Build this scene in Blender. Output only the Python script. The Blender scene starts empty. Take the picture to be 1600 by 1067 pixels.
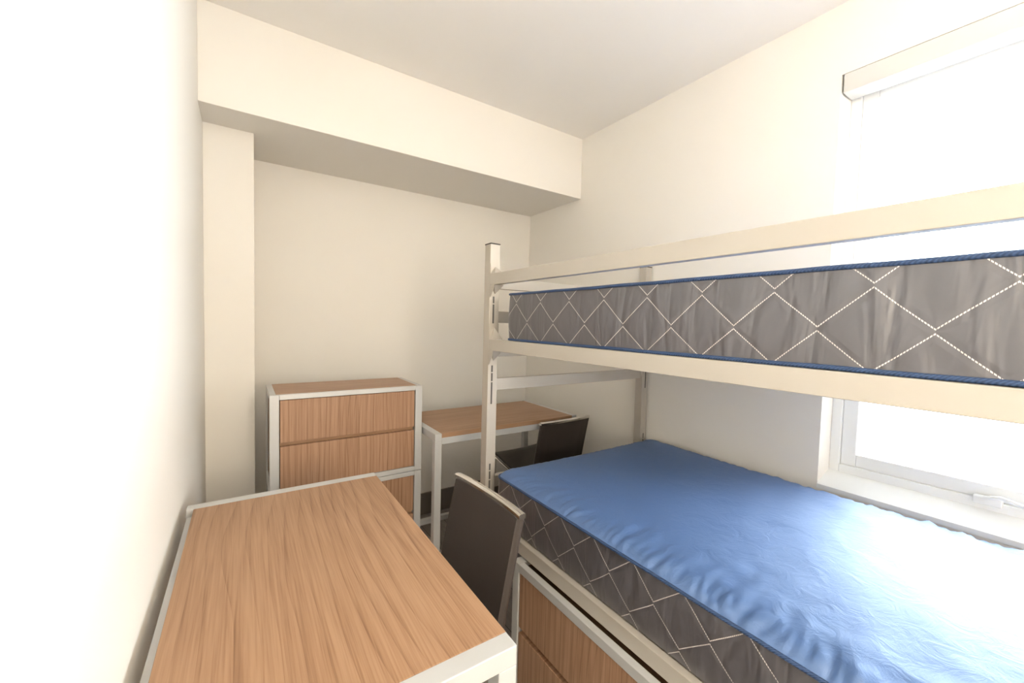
import bpy, bmesh, math
from mathutils import Vector, Matrix, noise
C = bpy.context.scene.collection
S = bpy.context.scene

# ---------------------------------------------------------------- camera
cd = bpy.data.cameras.new('camera'); cam = bpy.data.objects.new('camera', cd); C.objects.link(cam)
F, YAW, PITCH, ROLL, HC = 630.8, -0.5863, -0.046, 0.0253, 1.2558
def cam_dir(X3, Y2, Z3):
    c, s = math.cos(ROLL), math.sin(ROLL); X = c*X3 - s*Z3; Z2 = s*X3 + c*Z3
    c, s = math.cos(PITCH), math.sin(PITCH); Y = c*Y2 - s*Z2; Z = s*Y2 + c*Z2
    c, s = math.cos(YAW), math.sin(YAW); return Vector((c*X - s*Y, s*X + c*Y, Z))
rx, up, fw = cam_dir(1, 0, 0), cam_dir(0, 0, 1), cam_dir(0, 1, 0)
cam.matrix_world = Matrix(((rx.x, up.x, -fw.x, 0), (rx.y, up.y, -fw.y, 0), (rx.z, up.z, -fw.z, HC), (0, 0, 0, 1)))
cd.sensor_width = 36; cd.lens = F*36/1600; cd.clip_start = 0.02
S.camera = cam

# ---------------------------------------------------------------- world, light, exposure
W = bpy.data.worlds.new('world'); S.world = W; W.use_nodes = True
_n, _l = W.node_tree.nodes, W.node_tree.links; _bg = _n['Background']           # bright overcast: paler ground, stronger upper sky
_tc = _n.new('ShaderNodeTexCoord'); _sp = _n.new('ShaderNodeSeparateXYZ'); _l.new(_tc.outputs['Generated'], _sp.inputs[0])
_mr = _n.new('ShaderNodeMapRange'); _mr.inputs['From Min'].default_value = -0.05; _mr.inputs['From Max'].default_value = 0.55
_mr.inputs['To Min'].default_value = 6.0; _mr.inputs['To Max'].default_value = 12.0
_l.new(_sp.outputs[2], _mr.inputs[0]); _l.new(_mr.outputs[0], _bg.inputs[1]); _bg.inputs[0].default_value = (0.90, 0.95, 1.0, 1)
_lp = bpy.data.lights.new('warm_fill', 'POINT'); _lp.energy = 29; _lp.shadow_soft_size = 0.30; _lp.color = (1.0, 0.88, 0.72)
_lo = bpy.data.objects.new('warm_fill', _lp); C.objects.link(_lo); _lo.location = (0.55, -1.2, 1.40)   # unseen warm fill light added behind the viewpoint, lowered to reach under the bunk
S.view_settings.view_transform = 'Standard'; S.view_settings.look = 'None'
S.view_settings.gamma = 1; S.view_settings.use_curve_mapping = False
S.view_settings.exposure = 1.56

# ---------------------------------------------------------------- materials
def mat(name, col, rough=0.5, metal=0.0, spec=0.5):
    m = bpy.data.materials.new(name); m.use_nodes = True
    b = m.node_tree.nodes['Principled BSDF']
    b.inputs['Base Color'].default_value = (*col, 1); b.inputs['Roughness'].default_value = rough
    b.inputs['Metallic'].default_value = metal; b.inputs['Specular IOR Level'].default_value = spec
    return m
def nodes(m): return m.node_tree.nodes, m.node_tree.links, m.node_tree.nodes['Principled BSDF']
def N(m, t, **kw):
    n = m.node_tree.nodes.new(t)
    for k, v in kw.items():
        if k in n.inputs: n.inputs[k].default_value = v
        else: setattr(n, k, v)
    return n
def M_(m, op, a, b=None, c=None):
    n = m.node_tree.nodes.new('ShaderNodeMath'); n.operation = op
    for i, x in enumerate((a, b, c)):
        if x is None: continue
        if isinstance(x, (int, float)): n.inputs[i].default_value = x
        else: m.node_tree.links.new(x, n.inputs[i])
    return n.outputs[0]
def bump(m, height, strength, dist):
    n, l, b = nodes(m); bp = N(m, 'ShaderNodeBump', Strength=strength, Distance=dist)
    l.new(height, bp.inputs['Height']); l.new(bp.outputs[0], b.inputs['Normal'])

def paint(name, col):
    m = mat(name, col, 0.75, spec=0.25); n, l, b = nodes(m)
    tc = N(m, 'ShaderNodeTexCoord'); nz = N(m, 'ShaderNodeTexNoise', Scale=260.0, Detail=3.0)
    l.new(tc.outputs['Object'], nz.inputs['Vector']); bump(m, nz.outputs[0], 0.05, 0.001); return m
WALL = paint('wall_paint', (0.87, 0.835, 0.77))
CEIL = paint('ceiling_paint', (0.92, 0.89, 0.84))

def wood(name, axis, tones=((0.23, 0.120, 0.062), (0.35, 0.200, 0.112), (0.41, 0.248, 0.145)), seed=0.0, fine=1.0):
    """laminate with grain along one object axis: wandering dark lines over fine pores"""
    m = mat(name, tones[1], 0.42, spec=0.35); n, l, b = nodes(m)
    tc = N(m, 'ShaderNodeTexCoord'); sp = N(m, 'ShaderNodeSeparateXYZ'); l.new(tc.outputs['Object'], sp.inputs[0])
    o = {'X': 0, 'Y': 1, 'Z': 2}[axis]; g = sp.outputs[o]
    ac = sp.outputs[1 if axis == 'X' else 0]
    def vec(ga, aa, off):
        cb = N(m, 'ShaderNodeCombineXYZ')
        l.new(M_(m, 'MULTIPLY', g, ga), cb.inputs[0]); l.new(M_(m, 'MULTIPLY', ac, aa), cb.inputs[1])
        cb.inputs[2].default_value = off + seed; return cb.outputs[0]
    big = N(m, 'ShaderNodeTexNoise', Scale=1.0, Detail=2.0, Roughness=0.45); l.new(vec(0.9, 3.6, 1.3), big.inputs['Vector'])
    sm = N(m, 'ShaderNodeTexNoise', Scale=1.0, Detail=4.0, Roughness=0.6); l.new(vec(6.0, 330.0*fine, 4.1), sm.inputs['Vector'])
    md = N(m, 'ShaderNodeTexNoise', Scale=1.0, Detail=3.0, Roughness=0.55); l.new(vec(2.5, 75.0*fine, 7.7), md.inputs['Vector'])
    ph = M_(m, 'ADD', M_(m, 'MULTIPLY', big.outputs[0], 7.0), M_(m, 'MULTIPLY', ac, 32.0*fine))
    ring = M_(m, 'FRACT', ph); ring = M_(m, 'POWER', ring, 5.0)
    v = M_(m, 'ADD', M_(m, 'MULTIPLY', sm.outputs[0], 0.75), M_(m, 'MULTIPLY', md.outputs[0], 0.60))
    v = M_(m, 'SUBTRACT', v, M_(m, 'MULTIPLY', ring, 0.19))
    cr = N(m, 'ShaderNodeValToRGB'); l.new(v, cr.inputs[0]); e = cr.color_ramp.elements
    e[0].position = 0.36; e[0].color = (*tones[0], 1); e[1].position = 0.80; e[1].color = (*tones[2], 1)
    k = e.new(0.60); k.color = (*tones[1], 1)
    l.new(cr.outputs[0], b.inputs['Base Color']); bump(m, v, 0.06, 0.001); return m
WOOD_TOP = wood('laminate_desktop', 'X')
DK = ((0.21, 0.112, 0.062), (0.36, 0.205, 0.122), (0.44, 0.268, 0.168))
WOOD_FRONT = wood('laminate_drawer_front', 'Z', DK, 3.0, 1.5)
WOOD_CTOP = wood('laminate_chest_top', 'X', DK, 5.0, 1.2)
WOOD_EDGE = mat('laminate_edge', (0.36, 0.21, 0.115), 0.5)
WOOD_GAP = mat('laminate_recess', (0.17, 0.09, 0.045), 0.6)

def metal_paint(name, col, rough):
    m = mat(name, col, rough, metal=0.25, spec=0.5); n, l, b = nodes(m)
    tc = N(m, 'ShaderNodeTexCoord'); nz = N(m, 'ShaderNodeTexNoise', Scale=900.0, Detail=2.0)
    l.new(tc.outputs['Object'], nz.inputs['Vector']); bump(m, nz.outputs[0], 0.06, 0.0004); return m
SILVER = metal_paint('silver_powder_coat', (0.56, 0.565, 0.56), 0.42)
CHAMP = metal_paint('champagne_powder_coat', (0.53, 0.49, 0.43), 0.40)
CHROME = mat('chrome', (0.85, 0.84, 0.82), 0.10, metal=1.0)
BLACK = mat('black_plastic', (0.03, 0.025, 0.022), 0.5)
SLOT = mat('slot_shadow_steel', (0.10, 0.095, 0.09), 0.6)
LEATHER = mat('dark_brown_leather', (0.048, 0.038, 0.034), 0.42, spec=0.5)
def _le():
    m = LEATHER; n, l, b = nodes(m); tc = N(m, 'ShaderNodeTexCoord'); v = N(m, 'ShaderNodeTexVoronoi', Scale=420.0)
    l.new(tc.outputs['Object'], v.inputs['Vector']); bump(m, v.outputs['Distance'], 0.12, 0.0006)
_le()
BASEB = mat('dark_rubber_baseboard', (0.17, 0.145, 0.125), 0.45)
WHITE = mat('white_window_frame', (0.88, 0.89, 0.88), 0.35)
SHADE = mat('white_shade_cassette', (0.67, 0.66, 0.62), 0.5)

def floor_mat():
    m = mat('grey_vinyl_plank', (0.2, 0.18, 0.18), 0.35); n, l, b = nodes(m)
    tc = N(m, 'ShaderNodeTexCoord'); mp = N(m, 'ShaderNodeMapping'); mp.inputs['Rotation'].default_value = (0, 0, math.pi/2)
    l.new(tc.outputs['Object'], mp.inputs[0])
    br = N(m, 'ShaderNodeTexBrick', Scale=1.0); br.inputs['Brick Width'].default_value = 1.2; br.inputs['Row Height'].default_value = 0.15
    br.inputs['Mortar Size'].default_value = 0.0015
    br.inputs['Color1'].default_value = (0.34, 0.31, 0.30, 1); br.inputs['Color2'].default_value = (0.42, 0.385, 0.37, 1); br.inputs['Mortar'].default_value = (0.08, 0.07, 0.07, 1)
    l.new(mp.outputs[0], br.inputs['Vector'])
    mp2 = N(m, 'ShaderNodeMapping'); mp2.inputs['Scale'].default_value = (60, 3, 3); l.new(tc.outputs['Object'], mp2.inputs[0])
    nz = N(m, 'ShaderNodeTexNoise', Scale=1.0, Detail=5.0); l.new(mp2.outputs[0], nz.inputs['Vector'])
    mx = N(m, 'ShaderNodeMix', data_type='RGBA', blend_type='MULTIPLY'); mx.inputs[0].default_value = 0.5
    l.new(br.outputs['Color'], mx.inputs[6]); l.new(nz.outputs[0], mx.inputs[7]); l.new(mx.outputs[2], b.inputs['Base Color']); return m
FLOOR = floor_mat()

def glass():
    m = bpy.data.materials.new('window_glass'); m.use_nodes = True; n, l = m.node_tree.nodes, m.node_tree.links
    n.clear(); o = n.new('ShaderNodeOutputMaterial'); t = n.new('ShaderNodeBsdfTransparent'); t.inputs[0].default_value = (0.97, 0.98, 0.98, 1)
    g = n.new('ShaderNodeBsdfGlossy'); g.inputs['Roughness'].default_value = 0.02
    f = n.new('ShaderNodeFresnel'); f.inputs[0].default_value = 1.45; x = n.new('ShaderNodeMixShader')
    l.new(f.outputs[0], x.inputs[0]); l.new(t.outputs[0], x.inputs[1]); l.new(g.outputs[0], x.inputs[2]); l.new(x.outputs[0], o.inputs[0]); return m
GLASS = glass()

# blue vinyl top, grey quilted side
BLUE = mat('blue_satin_vinyl', (0.034, 0.108, 0.32), 0.66)
_b = BLUE.node_tree.nodes['Principled BSDF']; _b.inputs['IOR'].default_value = 2.6; _b.inputs['Specular Tint'].default_value = (0.78, 0.90, 1.0, 1)
def _bl():
    m = BLUE; n, l, b = nodes(m); tc = N(m, 'ShaderNodeTexCoord')
    a = N(m, 'ShaderNodeTexNoise', Scale=22.0, Detail=5.0, Roughness=0.6, Distortion=1.2); l.new(tc.outputs['Object'], a.inputs['Vector'])
    w = N(m, 'ShaderNodeTexNoise', Scale=1500.0, Detail=1.0); l.new(tc.outputs['Object'], w.inputs['Vector'])
    h = M_(m, 'ADD', a.outputs[0], M_(m, 'MULTIPLY', w.outputs[0], 0.05)); bump(m, h, 0.35, 0.008)
_bl()
PIPING = mat('blue_piping', (0.035, 0.10, 0.30), 0.5)
def _pp():
    m = PIPING; n, l, b = nodes(m); tc = N(m, 'ShaderNodeTexCoord')
    w = N(m, 'ShaderNodeTexWave', Scale=110.0, bands_direction='DIAGONAL'); l.new(tc.outputs['Object'], w.inputs['Vector'])
    mx = N(m, 'ShaderNodeMix', data_type='RGBA'); l.new(w.outputs[1] if len(w.outputs) > 1 else w.outputs[0], mx.inputs[0])
    mx.inputs[6].default_value = (0.018, 0.045, 0.12, 1); mx.inputs[7].default_value = (0.045, 0.09, 0.21, 1); l.new(mx.outputs[2], b.inputs['Base Color'])
    bump(m, w.outputs['Fac'], 0.5, 0.001)
_pp()
def quilt(name, y0, zmid):
    """grey nylon side band; white stitched zigzags (period .139 m) meeting point to point; object y runs along the mattress"""
    m = mat(name, (0.070, 0.066, 0.076), 0.36, spec=0.6); n, l, b = nodes(m); b.inputs['IOR'].default_value = 1.9
    tc = N(m, 'ShaderNodeTexCoord'); sp = N(m, 'ShaderNodeSeparateXYZ'); l.new(tc.outputs['Object'], sp.inputs[0])
    ge = N(m, 'ShaderNodeNewGeometry'); sn = N(m, 'ShaderNodeSeparateXYZ'); l.new(tc.outputs['Normal'], sn.inputs[0])
    isx = M_(m, 'GREATER_THAN', M_(m, 'ABSOLUTE', sn.outputs[0]), 0.707)
    u = M_(m, 'ADD', M_(m, 'MULTIPLY', sp.outputs[1], isx), M_(m, 'MULTIPLY', sp.outputs[0], M_(m, 'SUBTRACT', 1.0, isx)))
    P, H = 0.139, 0.062
    t = M_(m, 'FRACT', M_(m, 'DIVIDE', M_(m, 'SUBTRACT', u, y0), P))
    tri = M_(m, 'ABSOLUTE', M_(m, 'SUBTRACT', M_(m, 'MULTIPLY', t, 2.0), 1.0))       # 1 at u=y0, 0 half a period on
    wob = N(m, 'ShaderNodeTexNoise', Scale=9.0, Detail=1.0); l.new(tc.outputs['Object'], wob.inputs['Vector'])
    z = M_(m, 'ADD', M_(m, 'SUBTRACT', sp.outputs[2], zmid), M_(m, 'MULTIPLY', M_(m, 'SUBTRACT', wob.outputs[0], 0.5), 0.006))
    d = None
    for base, flip in ((0.003, 0), (-0.003, 1), (0.003+H+0.006, 1), (-0.003-H-0.006, 0)):
        zz = M_(m, 'MULTIPLY', tri if not flip else M_(m, 'SUBTRACT', 1.0, tri), H)
        # above the middle line: tops at u=y0; below it: mirror images
        if base == 0.003: tgt = M_(m, 'ADD', zz, base)
        elif base == -0.003: tgt = M_(m, 'SUBTRACT', M_(m, 'MULTIPLY', M_(m, 'SUBTRACT', 0.0, tri), H), 0.003)
        elif base > 0: tgt = M_(m, 'ADD', zz, base)
        else: tgt = M_(m, 'SUBTRACT', base, M_(m, 'MULTIPLY', M_(m, 'SUBTRACT', 1.0, tri), H))
        e = M_(m, 'ABSOLUTE', M_(m, 'SUBTRACT', z, tgt)); d = e if d is None else M_(m, 'MINIMUM', d, e)
    line = M_(m, 'LESS_THAN', d, 0.0012)
    dash = M_(m, 'GREATER_THAN', M_(m, 'FRACT', M_(m, 'MULTIPLY', u, 300.0)), 0.28)
    line = M_(m, 'MULTIPLY', line, dash)
    mx = N(m, 'ShaderNodeMix', data_type='RGBA'); l.new(line, mx.inputs[0])
    mx.inputs[6].default_value = (0.070, 0.066, 0.076, 1); mx.inputs[7].default_value = (0.72, 0.68, 0.64, 1); l.new(mx.outputs[2], b.inputs['Base Color'])
    dip = M_(m, 'MINIMUM', M_(m, 'DIVIDE', d, 0.012), 1.0)
    mp = N(m, 'ShaderNodeMapping'); mp.inputs['Scale'].default_value = (19, 19, 3.5); l.new(tc.outputs['Object'], mp.inputs[0])
    wr = N(m, 'ShaderNodeTexNoise', Scale=1.0, Detail=2.5, Distortion=0.8); l.new(mp.outputs[0], wr.inputs['Vector'])
    bump(m, M_(m, 'ADD', M_(m, 'MULTIPLY', dip, 0.07), M_(m, 'MULTIPLY', wr.outputs[0], 1.1)), 0.65, 0.014)
    return m

# ---------------------------------------------------------------- mesh helpers
def bx(bm, lo, hi, bev=0.0, seg=2, rot=None):
    r = bmesh.ops.create_cube(bm, size=1.0); vs = r['verts']
    for v in vs: v.co = Vector([(lo[i]+hi[i])/2 + v.co[i]*(hi[i]-lo[i]) for i in range(3)])
    if rot: bmesh.ops.transform(bm, matrix=rot, verts=vs)
    if bev:
        es = list({e for v in vs for e in v.link_edges})
        bmesh.ops.bevel(bm, geom=es, offset=bev, segments=seg, affect='EDGES', profile=0.5)
def prism(bm, pts, axis, a, b):
    """polygon of (p,q) pairs extruded along axis from a to b"""
    def P(p, q, t): return {'X': (t, p, q), 'Y': (p, t, q), 'Z': (p, q, t)}[axis]
    A = [bm.verts.new(P(p, q, a)) for p, q in pts]; B = [bm.verts.new(P(p, q, b)) for p, q in pts]
    k = len(pts); bm.faces.new(A); bm.faces.new(B[::-1])
    for i in range(k): bm.faces.new((A[i], B[i], B[(i+1) % k], A[(i+1) % k]))
def tube(bm, pts, r, seg=12, flat=1.0):
    pts = [Vector(p) for p in pts]; rings = []
    for i, p in enumerate(pts):
        t = (pts[min(i+1, len(pts)-1)]-pts[max(i-1, 0)]).normalized()
        u = t.cross(Vector((0, 0, 1)));
        if u.length < 0.05: u = t.cross(Vector((0, 1, 0)))
        u.normalize(); w = t.cross(u)
        rings.append([bm.verts.new(p + u*math.cos(2*math.pi*k/seg)*r + w*math.sin(2*math.pi*k/seg)*r*flat) for k in range(seg)])
    for a, b in zip(rings, rings[1:]):
        for k in range(seg): bm.faces.new((a[k], a[(k+1) % seg], b[(k+1) % seg], b[k]))
    bm.faces.new(rings[0]); bm.faces.new(rings[-1][::-1])
def obj(name, bm, m, parent=None, smooth=None):
    bmesh.ops.recalc_face_normals(bm, faces=bm.faces)
    me = bpy.data.meshes.new(name); bm.to_mesh(me); bm.free(); me.materials.append(m)
    if smooth:
        for p in me.polygons: p.use_smooth = True
        if smooth is not True: me.set_sharp_from_angle(angle=math.radians(smooth))
    o = bpy.data.objects.new(name, me); C.objects.link(o)
    if parent: o.parent = parent
    return o
def box(name, lo, hi, m, parent=None, bev=0.0):
    bm = bmesh.new(); bx(bm, lo, hi, bev); return obj(name, bm, m, parent)
def struct(o): o['kind'] = 'structure'; return o
def thing(name, label, cat, loc=(0, 0, 0), rz=0.0, group=None):
    o = bpy.data.objects.new(name, None); C.objects.link(o); o.location = loc; o.rotation_euler = (0, 0, rz)
    o.empty_display_size = 0.1; o['label'] = label; o['category'] = cat
    if group: o['group'] = group
    return o
def dup(root, label, loc, rz):
    r = root.copy(); C.objects.link(r); r.location = loc; r.rotation_euler = (0, 0, rz); r['label'] = label
    def rec(src, dst):
        for ch in list(src.children):
            c = ch.copy(); C.objects.link(c); c.parent = dst; rec(ch, c)
    rec(root, r); return r

# ---------------------------------------------------------------- room shell
XL, XR, ZC = -0.1386, 1.7604, 2.406
YS, YP, YB, XP, ZS = 1.912, 2.101, 2.449, 0.038, 2.0405
YF = -2.1                                             # wall behind the viewpoint
WY0, WY1, WZ0, WZ1 = -0.85, 0.591, 0.728, 2.158       # window opening
struct(box('floor', (XL-0.12, YF-0.12, -0.1), (XR+0.2, YB+0.12, 0), FLOOR))
struct(box('ceiling', (XL-0.12, YF-0.12, ZC), (XR+0.2, YB+0.12, ZC+0.1), CEIL))
struct(box('wall_left', (XL-0.12, YF, 0), (XL, YB, ZC), WALL))
struct(box('wall_back', (XL-0.12, YB, 0), (XR+0.2, YB+0.12, ZC), WALL))
struct(box('wall_front', (XL-0.12, YF-0.12, 0), (XR+0.2, YF, ZC), WALL))
struct(box('wall_alcove', (XL, YP, 0), (XP, YB, ZS), WALL, bev=0.002))
struct(box('wall_soffit', (XL, YS, ZS), (XR, YB, ZC), WALL, bev=0.002))
bm = bmesh.new()
bx(bm, (XR, YF, 0), (XR+0.2, WY0, ZC)); bx(bm, (XR, WY1, 0), (XR+0.2, YB, ZC))
bx(bm, (XR, WY0, 0), (XR+0.2, WY1, WZ0-.05)); bx(bm, (XR, WY0, WZ1), (XR+0.2, WY1, ZC))
struct(obj('wall_right', bm, WALL))
def baseboard(name, pts_lo, pts_hi): return struct(box(name, pts_lo, pts_hi, BASEB, bev=0.003))
BH = 0.140
baseboard('baseboard_back', (XP, YB-0.012, 0), (XR, YB, BH))
baseboard('baseboard_right', (XR-0.012, YF, 0), (XR, YB-0.012, BH))
baseboard('baseboard_left', (XL, YF, 0), (XL+0.012, YP-0.012, BH))
baseboard('baseboard_alcove', (XL+0.012, YP-0.012, 0), (XP, YP, BH))

# window: white fixed frame with sash and bright glass, crank at the bottom
FX = XR+0.10
bm = bmesh.new(); fw_ = 0.030
bx(bm, (FX, WY0, WZ0-.05), (FX+0.07, WY0+fw_, WZ1), .002); bx(bm, (FX, WY1-fw_, WZ0-.05), (FX+0.07, WY1, WZ1), .002)
bx(bm, (FX, WY0+fw_, WZ0-.05), (FX+0.07, WY1-fw_, WZ0+fw_), .002); bx(bm, (FX, WY0+fw_, WZ1-fw_), (FX+0.07, WY1-fw_, WZ1), .002)
win = struct(obj('window_1', bm, WHITE))
bm = bmesh.new(); a, b_, c_, d_ = WY0+fw_, WY1-fw_, WZ0+fw_, WZ1-fw_; s_ = 0.045
for lo, hi in (((a, c_), (a+s_, d_)), ((b_-s_, c_), (b_, d_)), ((a+s_, c_), (b_-s_, c_+s_)), ((a+s_, d_-s_), (b_-s_, d_))):
    bx(bm, (FX+0.014, lo[0], lo[1]), (FX+0.056, hi[0], hi[1]), .003)
obj('sash', bm, WHITE, win)
box('pane', (FX+0.032, a+s_-.004, c_+s_-.004), (FX+0.038, b_-s_+.004, d_-s_+.004), GLASS, win)
bm = bmesh.new(); bx(bm, (FX-0.012, 0.165, c_-0.012), (FX+0.012, 0.225, c_+0.012), .004)
tube(bm, [(FX-0.010, 0.205, c_+0.008), (FX-0.022, 0.17, c_+0.022), (FX-0.022, 0.11, c_+0.010)], 0.006)
obj('crank_handle', bm, WHITE, win, smooth=50)
bm = bmesh.new(); prism(bm, [(XR-0.004, WZ0-.05), (XR-0.004, WZ0-.034), (FX+.002, WZ0+.003), (FX+.002, WZ0-.05)], 'Y', WY0, WY1); obj('window_sill', bm, WHITE, win)
sh = thing('roller_shade', 'white roller shade cassette across the top of the window opening', 'window shade', (XR+0.035, (WY0+WY1)/2, WZ1))
hl = (WY1-WY0)/2
box('cassette', (-0.035, -hl+0.006, -0.066), (0.045, hl-0.006, -0.001), SHADE, sh, bev=0.003)

# ---------------------------------------------------------------- desks
LD, DD, T, HD = 0.8244, 0.472, 0.0318, 0.762
def make_desk(label, loc, rz):
    t = thing('desk', label, 'desk', loc, rz, 'wood and silver metal desks'); x, y = LD/2, DD/2
    bm = bmesh.new(); bx(bm, (-x+T, -y, HD-0.019), (x-T, y-0.015, HD), 0.0012); o = obj('desktop', bm, WOOD_TOP, t)
    o.data.materials.append(WOOD_EDGE)
    for p in o.data.polygons:
        if abs(p.normal.y) > 0.7: p.material_index = 1
    for s in (-1, 1):
        x0, x1 = (-x, -x+T) if s < 0 else (x-T, x)
        bm = bmesh.new(); bx(bm, (x0, -y, HD-T), (x1, y, HD), 0.0015); obj('end_bar', bm, SILVER, t)
        for q in (-1, 1):
            y0, y1 = (-y, -y+T) if q < 0 else (y-T, y)
            l = box('leg', (x0, y0, 0.006), (x1, y1, HD-T), SILVER, t, bev=0.0015)
            box('foot_glide', (x0+.004, y0+.004, 0), (x1-.004, y1-.004, 0.006), BLACK, l)
        box('low_side_bar', (x0+.003, -y+T, 0.130), (x1-.003, y-T, 0.157), SILVER, t, bev=0.0015)
    box('front_rail', (-x+T, -y+0.001, HD-0.019-0.030), (x-T, -y+0.024, HD-0.019), SILVER, t, bev=0.0015)
    box('rear_rail', (-x+T, y-0.026, HD-0.019-0.030), (x-T, y-0.001, HD-0.019), SILVER, t, bev=0.0015)
    box('low_rear_bar', (-x+T, y-0.028, 0.130), (x-T, y-0.003, 0.157), SILVER, t, bev=0.0015)
    return t
XD, YD, X2, Y2 = -0.1245, 1.3121, 0.6903, 1.6245
d1 = make_desk('large wood-topped desk in the foreground against the left wall', (XD+DD/2, YD-LD/2, 0), math.pi/2)
d2 = dup(d1, 'wood-topped desk in the alcove between the stacked drawers and the bunk bed', (X2+LD/2, Y2+DD/2, 0), 0)

# ---------------------------------------------------------------- drawer units
def make_chest(label, loc, rz, n, W_, D_, H_, h, g, gap, recess=0.0):
    t = thing('drawer_unit', label, 'drawer unit', loc, rz, 'wood drawer units in silver frames'); x, y = W_/2, D_/2
    bm = bmesh.new()
    bx(bm, (-x, -y, 0), (-x+g, -y+g, H_), .0015); bx(bm, (x-g, -y, 0), (x, -y+g, H_), .0015)
    bx(bm, (-x, y-g, 0), (-x+g, y, H_), .0015); bx(bm, (x-g, y-g, 0), (x, y, H_), .0015)
    for z0, z1 in ((0, h), (H_-h, H_)):
        bx(bm, (-x+g, -y, z0), (x-g, -y+.022, z1), .0015); bx(bm, (-x, -y+g, z0), (-x+.022, y-g, z1), .0015)
        bx(bm, (x-.022, -y+g, z0), (x, y-g, z1), .0015); bx(bm, (-x+g, y-.022, z0), (x-g, y, z1), .0015)
    obj('frame', bm, SILVER, t)
    bm = bmesh.new()
    bx(bm, (-x+.006, -y+g, h), (-x+.022, y-.004, H_-h)); bx(bm, (x-.022, -y+g, h), (x-.006, y-.004, H_-h))
    bx(bm, (-x+.022, y-.016, h), (x-.022, y-.004, H_-h)); bx(bm, (-x+.024, -y+.03, .004), (x-.024, y-.016, h))
    bx(bm, (-x+g, -y+.030, h), (x-g, -y+.036, H_-h))
    obj('carcass', bm, WOOD_GAP, t)
    box('top_panel', (-x+.022, -y+(.036 if recess else .016), H_-.018-recess), (x-.022, y-.004, H_+.0008-recess), WOOD_CTOP if not recess else WOOD_GAP, t)  # recessed top under the bed: bed's shade put into a darker wood colour
    dh = (H_-2*h-.004-(n-1)*gap)/n; z = h+.002
    for k in range(n):
        d = box('drawer', (-x+g+.003, -y+.004, z), (x-g-.003, -y+.030, z+dh), WOOD_FRONT, t, bev=0.001)
        if k: box('finger_pull', (-x+g+.003, -y+.023, z-gap+.0005), (x-g-.003, -y+.030, z-.0005), WOOD_EDGE, d)
        z += dh+gap
    return t
K_ = 0.86; XC, YC, CW, CDp = 0.0908*K_, 2.0482*K_, 0.702*K_, 0.300
ZSEAM, ZTOP = 0.566, 0.958
make_chest('upper wood two-drawer unit, top of the stack in the alcove', (XC+CW/2, YC+CDp/2, ZSEAM+.001), 0, 2, CW, CDp, ZTOP-ZSEAM-.001, 0.020, 0.032, 0.016)
make_chest('lower wood three-drawer unit of the alcove stack, mostly hidden behind the near desk', (XC+CW/2, YC+CDp/2, 0), 0, 3, CW, CDp, ZSEAM-.001, 0.020, 0.032, 0.016)
make_chest('wood two-drawer unit standing under the lower bunk', (0.762+0.17, 1.106-0.35, 0), -math.pi/2, 2, 0.70, 0.34, 0.4505, 0.027, 0.034, 0.020, 0.030)

# ---------------------------------------------------------------- bunk bed
XB, WB, YH, ZP, P = 0.789, 0.9634, 1.3517, 1.5576, 0.0428
YN = -0.655                                            # near face of the foot posts' inner side
bed = thing('bunk_bed', 'champagne metal bunk bed frame with square posts and flat rails', 'bunk bed', (XB+WB/2, (YH+YN)/2, 0))
OX, OY = XB+WB/2, (YH+YN)/2
def bb(name, lo, hi, m=CHAMP, parent=bed, bev=.0015): return box(name, (lo[0]-OX, lo[1]-OY, lo[2]), (hi[0]-OX, hi[1]-OY, hi[2]), m, parent, bev)
posts = {}
for xi, x0 in enumerate((XB, XB+WB-P)):
    for yi, y0 in enumerate((YH, YN-P)):
        p = bb('post', (x0, y0, 0.004), (x0+P, y0+P, ZP)); posts[(xi, yi)] = p
        bb('post_cap', (x0-.001, y0-.001, ZP-.001), (x0+P+.001, y0+P+.001, ZP+.0035), BLACK, p, .001)
        yf = y0 if yi == 0 else y0+P; s = -1 if yi == 0 else 1
        sx = x0+0.018 if xi == 0 else x0+P-0.018
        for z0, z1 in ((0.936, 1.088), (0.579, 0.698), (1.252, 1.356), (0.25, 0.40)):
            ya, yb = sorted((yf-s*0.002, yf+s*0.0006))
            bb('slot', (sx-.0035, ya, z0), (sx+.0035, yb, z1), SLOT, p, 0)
            k = z1-0.028
            while yi == 0 and z0 > .5 and k > z0+0.4*(z1-z0):
                bb('slot_rung', (sx-.0035, yf-.0012, k-.0022), (sx+.0035, yf+.001, k+.0022), CHAMP, p, 0); k -= 0.036
RT = 0.0225
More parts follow.
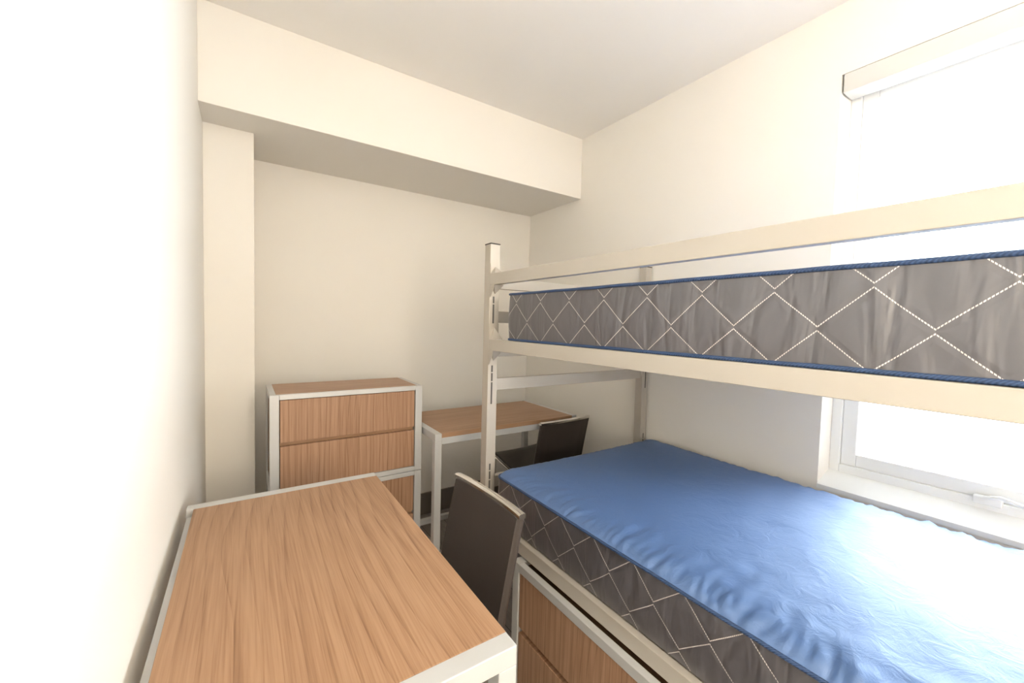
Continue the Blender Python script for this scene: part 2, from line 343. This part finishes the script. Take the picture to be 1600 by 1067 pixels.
def long_rail(name, xi, z0, z1, ext_up, ext_dn):
    x0 = XB if xi == 0 else XB+WB-RT
    r = bb(name, (x0, YN, z0), (x0+RT, YH, z1))
    for yi, yy, s in ((0, YH, -1), (1, YN, 1)):         # hook brackets with triangular gussets
        bm = bmesh.new(); y_ = yy-OY
        xo = (XB if xi == 0 else XB+WB-P)-OX
        xa = xo+.0005; xb = xo+P-.0005
        # plate along the outer side and gusset flaring over the post face
        xp0, xp1 = (xa, xa+.003) if xi == 0 else (xb-.003, xb)
        prism(bm, [(y_, z0-ext_dn), (y_+s*.008, z0-ext_dn+.004), (y_+s*.034, z0), (y_+s*.034, z1), (y_, z1)], 'X', xp0, xp1)
        ya, yb = sorted((y_, y_+s*.003))
        bx(bm, (min(xa, xb), ya, z1-.004), (min(xa, xb)+P-.001, yb, z1+ext_up))
        prism(bm, [(xp0, z0), (xp0, z0-ext_dn), (xp0+.008*(1 if xi == 0 else -1), z0-ext_dn), (xb if xi == 0 else xa, z0)], 'Y', ya, yb)
        # sloping web between rail top / bottom and plate
        for zb, ze in ((z1, z1+ext_up*.75), (z0, z0-ext_dn*.75)):
            A = Vector((xa+.001 if xi == 0 else xb-.001, y_+s*.003, ze)); q = [Vector((xa, y_+s*.034, zb)), Vector((xb, y_+s*.034, zb)), Vector((xb, y_+s*.003, zb)), Vector((xa, y_+s*.003, zb))]
            A = Vector(((xa+xb)/2, y_+s*.003, ze)); vv = [bm.verts.new(v) for v in q]; av = bm.verts.new(A)
            bm.faces.new(vv)
            for i in range(4): bm.faces.new((vv[i], vv[(i+1) % 4], av))
        bx(bm, (min(xa, xb), min(y_, y_+s*.034), z0+.001), (max(xa, xb), max(y_, y_+s*.034), z1-.001))
        obj('bracket', bm, CHAMP, r)
    return r
long_rail('guard_rail', 0, 1.3992, 1.4429, 0.038, 0.045)
for xi in (0, 1):
    long_rail('side_rail', xi, 1.1479, 1.1911, 0.061, 0.057)
    long_rail('side_rail', xi, 0.4586, 0.5024, 0.061, 0.057)
for yi, y0 in enumerate((YH+.009, YN-P+.009)):
    for z0, z1 in ((1.388, 1.4315), (1.255, 1.300), (1.121, 1.165), (0.987, 1.034), (0.595, 0.640), (0.4586, 0.5024)):
        bb('end_rail', (XB+P, y0, z0), (XB+WB-P, y0+.025, z1))
for z in (1.176, 0.488):
    bb('deck', (XB+RT+.001, YN+.04, z), (XB+WB-RT-.001, YH-.04, z+.012), bev=0)

# ---------------------------------------------------------------- mattresses
def rr(hx, hy, r, n):
    """rounded rectangle loop with roughly even spacing, plus outward normals"""
    out = []; st = 2*(hx+hy)/n*2*1.0
    def seg(a, b):
        k = max(1, int((b-a).length/STEP))
        for i in range(k): out.append(a.lerp(b, i/k))
    STEP = n
    corners = [(hx-r, hy-r, 0), (-hx+r, hy-r, 90), (-hx+r, -hy+r, 180), (hx-r, -hy+r, 270)]
    for i, (cx, cy, a0) in enumerate(corners):
        for k in range(9):
            an = math.radians(a0+k*10); out.append(Vector((cx+r*math.cos(an), cy+r*math.sin(an))))
        a1 = math.radians(a0+90); s = Vector((cx+r*math.cos(a1), cy+r*math.sin(a1)))
        nx, ny, na = corners[(i+1) % 4]; e = Vector((nx+r*math.cos(math.radians(na)), ny+r*math.sin(math.radians(na))))
        k = max(1, int((e-s).length/STEP))
        for q in range(k): out.append(s.lerp(e, q/k))
    return out
def make_mattress(label, cx, cy, z0, hx, hy, th, qmat, crown, seed, wr, step):
    t = thing('mattress', label, 'mattress', (cx, cy, z0), 0, 'blue and grey mattresses')
    r = 0.035; loop = rr(hx, hy, r, step); n = len(loop)
    def nrm(i): d = loop[(i+1) % n]-loop[i-1]; return Vector((d.y, -d.x)).normalized()
    ns = [nrm(i) for i in range(n)]
    zt = th-crown
    # side band
    bm = bmesh.new(); rings = []; K = 14
    for k in range(K+1):
        f = k/K; ring = []
        for i, p in enumerate(loop):
            bul = 0.004*math.sin(math.pi*f)
            bul += wr*0.0022*noise.noise(Vector((p.x*10+seed, p.y*16, f*2.0)))*math.sin(math.pi*f)
            q = p + ns[i]*(bul-0.005); ring.append(bm.verts.new((q.x, q.y, 0.004+f*(zt-0.008))))
        rings.append(ring)
    for a, b in zip(rings, rings[1:]):
        for i in range(n): bm.faces.new((a[i], a[(i+1) % n], b[(i+1) % n], b[i]))
    bm.faces.new(rings[0][::-1]); bm.faces.new(rings[-1])
    obj('side_band', bm, qmat, t, smooth=60)
    # pipings
    for zz in ((0.005, zt) if wr < 1 else (zt,)):
        bm = bmesh.new(); R = []; pr = 0.0042
        for i, p in enumerate(loop):
            q = p-ns[i]*0.004; wob = 0.0012*noise.noise(Vector((p.x*9, p.y*9, seed+zz)))
            R.append([bm.verts.new((q.x+ns[i].x*pr*math.cos(a), q.y+ns[i].y*pr*math.cos(a), zz+wob+pr*math.sin(a))) for a in [2*math.pi*k/8 for k in range(8)]])
        for i in range(n):
            for k in range(8): bm.faces.new((R[i][k], R[i][(k+1) % 8], R[(i+1) % n][(k+1) % 8], R[(i+1) % n][k]))
        o = obj('piping', bm, PIPING, t, smooth=True); o['label'] = 'blue corded edging'
    # puffed top panel with gathered wrinkles at the seam
    bm = bmesh.new(); rings = []; ds = [0, .004, .008, .013, .018, .024, .03, .037, .045, .054, .064, .076, .09, .105, .122, .14, .16, .185, .21, .24, .28, .33, .38, .42, hx-.012, hx]
    lim = hy-hx
    for d in ds:
        ring = []
        for i, p in enumerate(loop):
            sp_ = Vector((0, max(-lim, min(lim, p.y if d < hx-.001 else round(p.y/.012)*.012)))); L = (p-sp_).length; f = min(1.0, d/hx) if d > .2 else min(1.0, d/max(L, 1e-6)); q = p.lerp(sp_, f) - ns[i]*0.005*(1-f)
            e = d
            h = crown*(1-math.exp(-e/0.028)) + 0.006*min(1, e/0.3)
            # gathers run square to the seam: fine along it, slow away from it
            s_ = p.y*1.0+p.x*1.0
            g1 = noise.noise(Vector((s_*62+2.5*noise.noise(Vector((s_*8, e*12, seed))), e*9, seed)))
            g2 = noise.noise(Vector((s_*24+1.5*noise.noise(Vector((s_*5, e*7, seed+3))), e*5, seed+7)))
            a1 = math.exp(-((e-0.022)/0.030)**2); a2 = math.exp(-((e-0.05)/0.07)**2)
            near = 0.35+0.65*min(1, max(0, (0.75-p.y)/0.8))
            g3 = abs(noise.noise(Vector((s_*38+3*noise.noise(Vector((s_*9, e*16, seed+5))), e*6, seed+31))))
            w = wr*near*(0.0085*g1*a1+0.0075*g2*a2+0.0110*(0.35-g3)*a1)
            w += wr*0.0030*noise.noise(Vector((q.x*9, q.y*4, seed+9)))*min(1, e/.05)*near
            w += wr*0.0030*(1-abs(noise.noise(Vector((q.x*14+q.y*5, q.y*7-q.x*6, seed+19))))*2)*min(1, e/.08)*near
            ring.append(bm.verts.new((q.x, q.y, zt+0.001+h+w*min(1, e/.006))))
        rings.append(ring)
    for a, b in zip(rings, rings[1:]):
        for i in range(n): bm.faces.new((a[i], a[(i+1) % n], b[(i+1) % n], b[i]))
    bmesh.ops.remove_doubles(bm, verts=rings[-1], dist=0.004)
    o = obj('top_panel', bm, BLUE, t, smooth=True)
    return t
MX = 0.7985; MW = 0.925
ub = make_mattress('upper mattress with quilted grey side, lying on the top bunk', MX+MW/2, (1.255-0.62)/2, 1.1905, MW/2, (1.255+0.62)/2, 0.174,
              quilt('quilted_grey_side_upper', 0.351-(1.255-0.62)/2, 1.2585-1.1905), 0.006, 1.0, 0.4, 0.010)
lb = make_mattress('lower mattress with shiny wrinkled blue top, lying on the bottom bunk', MX+MW/2+.004, (1.305-0.62)/2, 0.503, MW/2, (1.305+0.62)/2, 0.195,
              quilt('quilted_grey_side_lower', 0.647-(1.305-0.62)/2, 0.603-0.503), 0.030, 4.0, 1.0, 0.0055)

# ---------------------------------------------------------------- chairs
def make_chair(label, loc, rz):
    """faces +Y; origin on the floor below the foot of the backrest"""
    t = thing('leather_chair', label, 'chair', loc, rz, 'dark leather chairs at the desks')
    ZT_ = 0.760
    def back_y(z):                                      # backrest profile
        f = (z-0.43)/(ZT_-0.43); return -0.066*f**1.1
    # backrest shell: sheet with rolled side edges
    bm = bmesh.new(); cols = []; NZ = 18; prof = []
    hw = lambda z: 0.162
    for k in range(NZ+1):
        z = 0.435+(ZT_-0.010-0.435)*k/NZ; w = hw(z); ring = []
        pts = []
        for a in range(-8, 9):                          # outer (rear) face
            u = a/8; pts.append((u*w, back_y(z)-0.011+0.010*abs(u)**3-(0.004 if abs(u) > .86 else 0)))
        for a in range(5):
            an = -math.pi/2+math.pi*(a+.5)/5; pts.append((w+0.008*math.cos(an), back_y(z)+0.003+0.010*math.sin(an)))
        for a in range(8, -9, -1):
            u = a/8; pts.append((u*w, back_y(z)+0.008+0.010*abs(u)**3))
        for a in range(5):
            an = math.pi/2+math.pi*(a+.5)/5; pts.append((-w+0.008*math.cos(an), back_y(z)+0.003+0.010*math.sin(an)))
        cols.append([bm.verts.new((x, y, z)) for x, y in pts])
    for a, b in zip(cols, cols[1:]):
        m_ = len(a)
        for i in range(m_): bm.faces.new((a[i], a[(i+1) % m_], b[(i+1) % m_], b[i]))
    bm.faces.new(cols[0][::-1]); bm.faces.new(cols[-1])
    obj('backrest', bm, LEATHER, t, smooth=55)
    # chrome top bar, slightly bowed
    bm = bmesh.new(); w = hw(ZT_)+0.010; pr = []
    K = 12
    for k in range(K+1):
        u = -1+2*k/K; x = u*w; y = back_y(ZT_)+0.010*abs(u)**3-0.002; z0, z1 = ZT_-0.010, ZT_+0.003
        pr.append([bm.verts.new(v) for v in ((x, y-.010, z0), (x, y+.011, z0), (x, y+.012, z1-.003), (x, y+.008, z1), (x, y-.007, z1), (x, y-.011, z1-.003))])
    for a, b in zip(pr, pr[1:]):
        for i in range(6): bm.faces.new((a[i], a[(i+1) % 6], b[(i+1) % 6], b[i]))
    bm.faces.new(pr[0]); bm.faces.new(pr[-1][::-1]); o = obj('top_bar', bm, CHROME, t, smooth=40); o['label'] = 'chrome bar capping the backrest'
    # seat sling
    bm = bmesh.new(); rows = []; NY = 16
    for k in range(NY+1):
        f = k/NY; y = -0.004+0.365*f; w = 0.160+0.006*f
        z = 0.440-0.014*math.sin(math.pi*min(1, f*1.05))+0.062*f-0.022*max(0, f-.88)*8*max(0, f-.88)*8*.5
        top = [bm.verts.new((u/6*w, y, z+0.006*abs(u/6)**2)) for u in range(-6, 7)]
        bot = [bm.verts.new((u/6*w, y, z-0.014+0.006*abs(u/6)**2)) for u in range(6, -7, -1)]
        rows.append(top+bot)
    for a, b in zip(rows, rows[1:]):
        m_ = len(a)
        for i in range(m_): bm.faces.new((a[i], a[(i+1) % m_], b[(i+1) % m_], b[i]))
    bm.faces.new(rows[0][::-1]); bm.faces.new(rows[-1]); obj('seat', bm, LEATHER, t, smooth=55)
    # chrome underframe and legs
    bm = bmesh.new()
    for s in (-1, 1): tube(bm, [(s*.160, .0, .424), (s*.161, .12, .420), (s*.164, .35, .474)], .0075, 10)
    tube(bm, [(-.160, .01, .422), (.160, .01, .422)], .0075, 10)
    o = obj('seat_frame', bm, CHROME, t, smooth=50)
    for s in (-1, 1):
        for pts in ([(s*.164, .346, .474), (s*.172, .356, .24), (s*.180, .364, .004)], [(s*.160, .005, .424), (s*.172, -.03, .2), (s*.184, -.075, .004)]):
            bm = bmesh.new(); tube(bm, pts, .0085, 10); l = obj('leg', bm, CHROME, t, smooth=50)
            bm = bmesh.new(); e = pts[-1]; tube(bm, [(e[0], e[1], 0), (e[0], e[1], .008)], .0105, 10); obj('foot_glide', bm, BLACK, l, smooth=50)
    return t
ch = make_chair('dark brown leather chair at the near desk, chrome bar on its back', (0.531, 0.998, 0), math.pi/2+0.054)
dup(ch, 'dark leather chair pulled up to the alcove desk behind the bunk bed', (1.394, 1.638, 0), 0.045)
